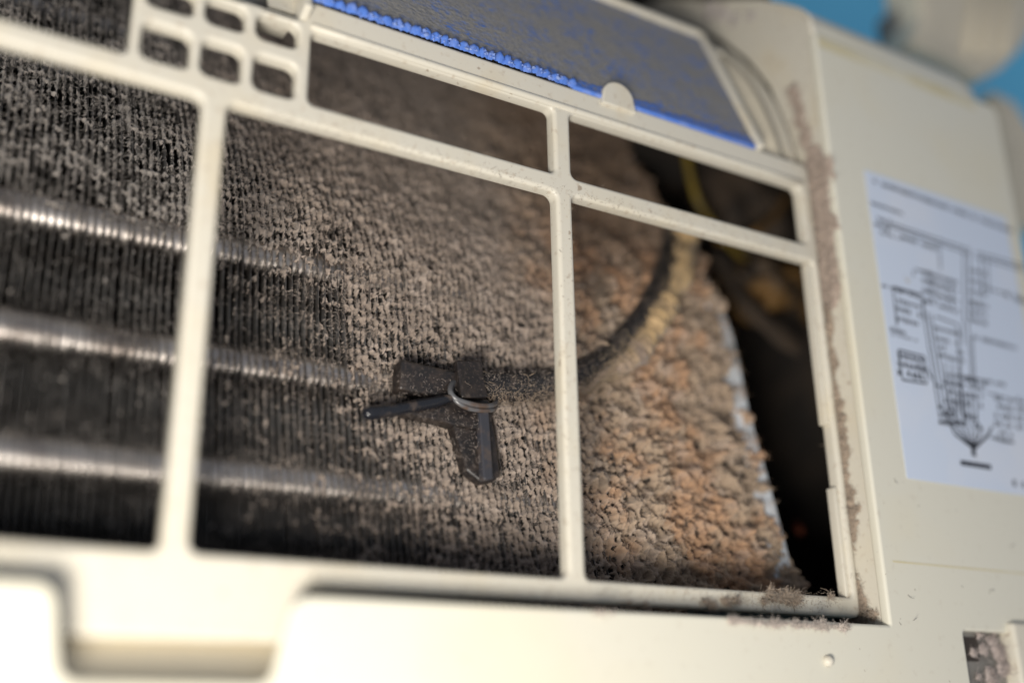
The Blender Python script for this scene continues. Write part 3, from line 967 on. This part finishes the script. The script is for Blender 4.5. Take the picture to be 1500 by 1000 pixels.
tag(fibres('sensor_fuzz', B2, D2, rng.gamma(3, .15, len(B2)).clip(.15, 1.2), rng.uniform(.02, .04, len(B2)), .5, np.array([[.36, .30, .26]]) * rng.uniform(.6, 1.4, len(B2))[:, None], K=4), 'pale fuzz on the black sensor clip and cable', 'lint', kind='stuff')


def tuft(name, label, pts, axis, val, out, n, colour, length=.5, spread=1.0, mat_h=.6):
    """matted dust in patches (photo pixel, pixel radius) on the plane axis = val, with hairs"""
    out = np.array(out, float)
    C = np.array([on(a, b, val, axis) for a, b, r in pts])
    Rr = np.array([r * .115 * (1.7 if axis == 0 else 1.0) for _, _, r in pts])
    ax_ = [k for k in range(3) if k != axis]
    lo = (C - Rr[:, None] * 1.5).min(0); hi = (C + Rr[:, None] * 1.5).max(0)
    st = .22
    A = np.arange(lo[ax_[0]], hi[ax_[0]], st); Bv = np.arange(lo[ax_[1]], hi[ax_[1]], st)
    GA, GB = np.meshgrid(A, Bv, indexing='ij')
    fld = np.full(GA.shape, -9.0)
    for c, r in zip(C, Rr):
        fld = np.maximum(fld, 1 - np.hypot(GA - c[ax_[0]], GB - c[ax_[1]]) / r)
    fld = fld + 1.1 * (fbm(GA / 1.3, GB / 1.3, 77, 3) - .55)
    h = np.clip(fld, -.2, 1) ** 1 * mat_h * (.6 + .8 * vnoise(GA / .6, GB / .6, 5)) * spread
    P = np.zeros(GA.shape + (3,))
    P[..., ax_[0]] = GA + rng.normal(size=GA.shape) * .05; P[..., ax_[1]] = GB + rng.normal(size=GA.shape) * .05; P[..., axis] = val
    P += out * h[..., None]
    nX, nZ = GA.shape
    id_ = np.arange(nX * nZ).reshape(nX, nZ)
    kp = fld > 0
    q = np.stack([id_[:-1, :-1], id_[1:, :-1], id_[1:, 1:], id_[:-1, 1:]], -1)[kp[:-1, :-1] & kp[1:, :-1] & kp[1:, 1:] & kp[:-1, 1:]]
    tone = (.75 + .5 * fbm(GA / 1.1, GB / 1.1, 15, 2))[..., None] * np.array(colour)
    wv = np.clip(fld.ravel() + .12, 0, 1); pick = rng.choice(nX * nZ, n, p=wv / wv.sum())
    B = P.reshape(-1, 3)[pick]
    Dr = rng.normal(size=(n, 3)) + out * .9
    f = fibres(name, B, Dr, rng.gamma(3, length / 3, n).clip(.2, 4 * length), rng.uniform(.025, .05, n), .5, tone.reshape(-1, 3)[pick] * rng.uniform(.8, 1.4, n)[:, None])
    tag(f, label, 'lint', kind='stuff')
    if len(q):
        used = np.unique(q); rm = np.full(nX * nZ, -1); rm[used] = np.arange(len(used))
        np_mesh('matted_dust', P.reshape(-1, 3)[used], rm[q], M['lint'], f, tone.reshape(-1, 3)[used], smooth=True)['kind'] = 'stuff'


DG = (0.33, 0.265, 0.205)
ch = [(1192 + (y - 230) * .082, y, 19 + 6 * math.sin(y * .05)) for y in range(225, 450, 9)] + [(1160 + (y - 130) * .3, y, 10) for y in range(135, 225, 12)] + [(1206 + (y - 230) * .082, y, 12 + 5 * math.sin(y * .08)) for y in range(240, 430, 9)]
tuft('channel_dust', 'grey dust strip packed in the channel beside the upper frame', ch, 0, 64.25, (-1, 0, 0), 4600, (0.40, 0.325, 0.27), .8)
tuft('channel_dust', 'broken dust patches in the channel beside the lower frame', [(1213 + (y - 450) * .085, y, 6 + 3 * math.sin(y * .11)) for y in range(446, 575, 8)] + [(1238 + (y - 690) * .1, y, 5 + 2 * math.sin(y * .3)) for y in range(688, 735, 7)] + [(1242, 815, 7), (1244, 828, 8), (1220, 560, 6), (1223, 580, 9), (1226, 596, 12), (1228, 610, 12), (1230, 625, 10), (1232, 645, 12), (1234, 660, 11), (1236, 680, 9), (1243, 735, 12), (1245, 748, 13), (1246, 762, 12), (1246, 778, 12), (1245, 790, 11), (1241, 802, 9)], 0, 64.25, (-1, 0, 0), 3200, DG, .8, 1.0, .9)
tuft('corner_dust', 'brown dust heap in the lower corner of the frame recess', [(1246, 846, 9), (1250, 862, 13), (1252, 880, 15), (1246, 892, 14), (1264, 896, 11), (1278, 902, 7)], 0, 64.2, (-1, -.2, 0), 2200, DG, 1.0, 1.0, 1.2)
tuft('ledge_dust', 'grey lint tufts along the bottom rail of the frame', [(1130, 872, 12), (1150, 874, 14), (1165, 878, 10), (1118, 880, 7), (1062, 884, 8), (1040, 888, 6), (1030, 882, 4), (1075, 880, 5), (1215, 872, 6), (920, 884, 4), (945, 886, 5)], 1, -.1, (0, -1, .2), 1900, DG, .9, 1.0, .7)
tuft('ledge_dust', 'pale grey lint roll on the upper edge of the front cover', [(x, 909 + (x - 1070) * .055, 6 + 2 * math.sin(x * .2)) for x in range(1068, 1238, 6)] + [(895, 899, 4), (880, 897, 4), (870, 897, 4)], 1, YF - .05, (0, -1, 0), 2200, (0.50, 0.44, 0.39), .6, 1.0, .8)
tuft('latch_dust', 'grey dust clogging the latch pocket at the lower right', [(1424, 955, 9), (1432, 930, 8), (1440, 950, 12), (1452, 938, 16), (1462, 955, 20), (1468, 975, 20), (1450, 990, 16), (1430, 990, 8), (1470, 925, 10)], 1, -4.5, (0, -1, 0), 1400, (0.42, 0.36, 0.33), .9, 1.0, 1.0)
tuft('top_dust', 'grey dust on the rolled upper edge of the recess', [(1040, 15, 14), (1060, 20, 12), (1075, 30, 9), (1100, 25, 8)], 0, 64.25, (-1, 0, 0), 500, (0.42, 0.38, 0.36), .7)
bars = [(rng.uniform(350, 1170), None) for _ in range(700)]
q = []
for x_, _ in bars:
    q.append(on(x_, 58 + .268 * x_ + rng.normal(0, 7), -.05))
for _ in range(160):
    q.append(on(834 + rng.normal(0, 7) , rng.uniform(300, 840), -.05))
for _ in range(900):
    x_ = rng.uniform(640, 1235) if rng.random() < .7 else rng.uniform(1000, 1235)
    q.append(on(x_, 868 + .024 * (x_ - 850) + rng.normal(4, 8), -.05))
q = np.array(q); q = q[(q[:, 2] < 51)]
d_ = rng.normal(size=q.shape); d_[:, 1] *= .15
tag(fibres('frame_dust', q, d_, rng.gamma(2, .16, len(q)).clip(.1, 1.2), rng.uniform(.02, .05, len(q)), .5, np.array([[.36, .29, .22]]) * rng.uniform(.6, 1.3, len(q))[:, None], K=4), 'thin scatter of dust specks on the cream frame bars', 'dust', kind='stuff')
# loose curly hairs on the cover
pts = np.array([on(a, b, YF - .06) for a, b in ((1330, 870), (1340, 862), (1320, 915), (1338, 908), (1410, 860), (1450, 868), (1456, 862), (1480, 800), (1310, 700), (1345, 740))])
nh = len(pts)
dd = rng.normal(size=(nh, 3)); dd[:, 1] *= .05
tag(fibres('stray_hair', pts, dd, np.array([1.5] * nh), np.full(nh, .07), .32, np.tile([[0.22, 0.21, 0.19]], (nh, 1)), K=9), 'few dark stray hairs stuck on the cream cover', 'hair', kind='stuff')
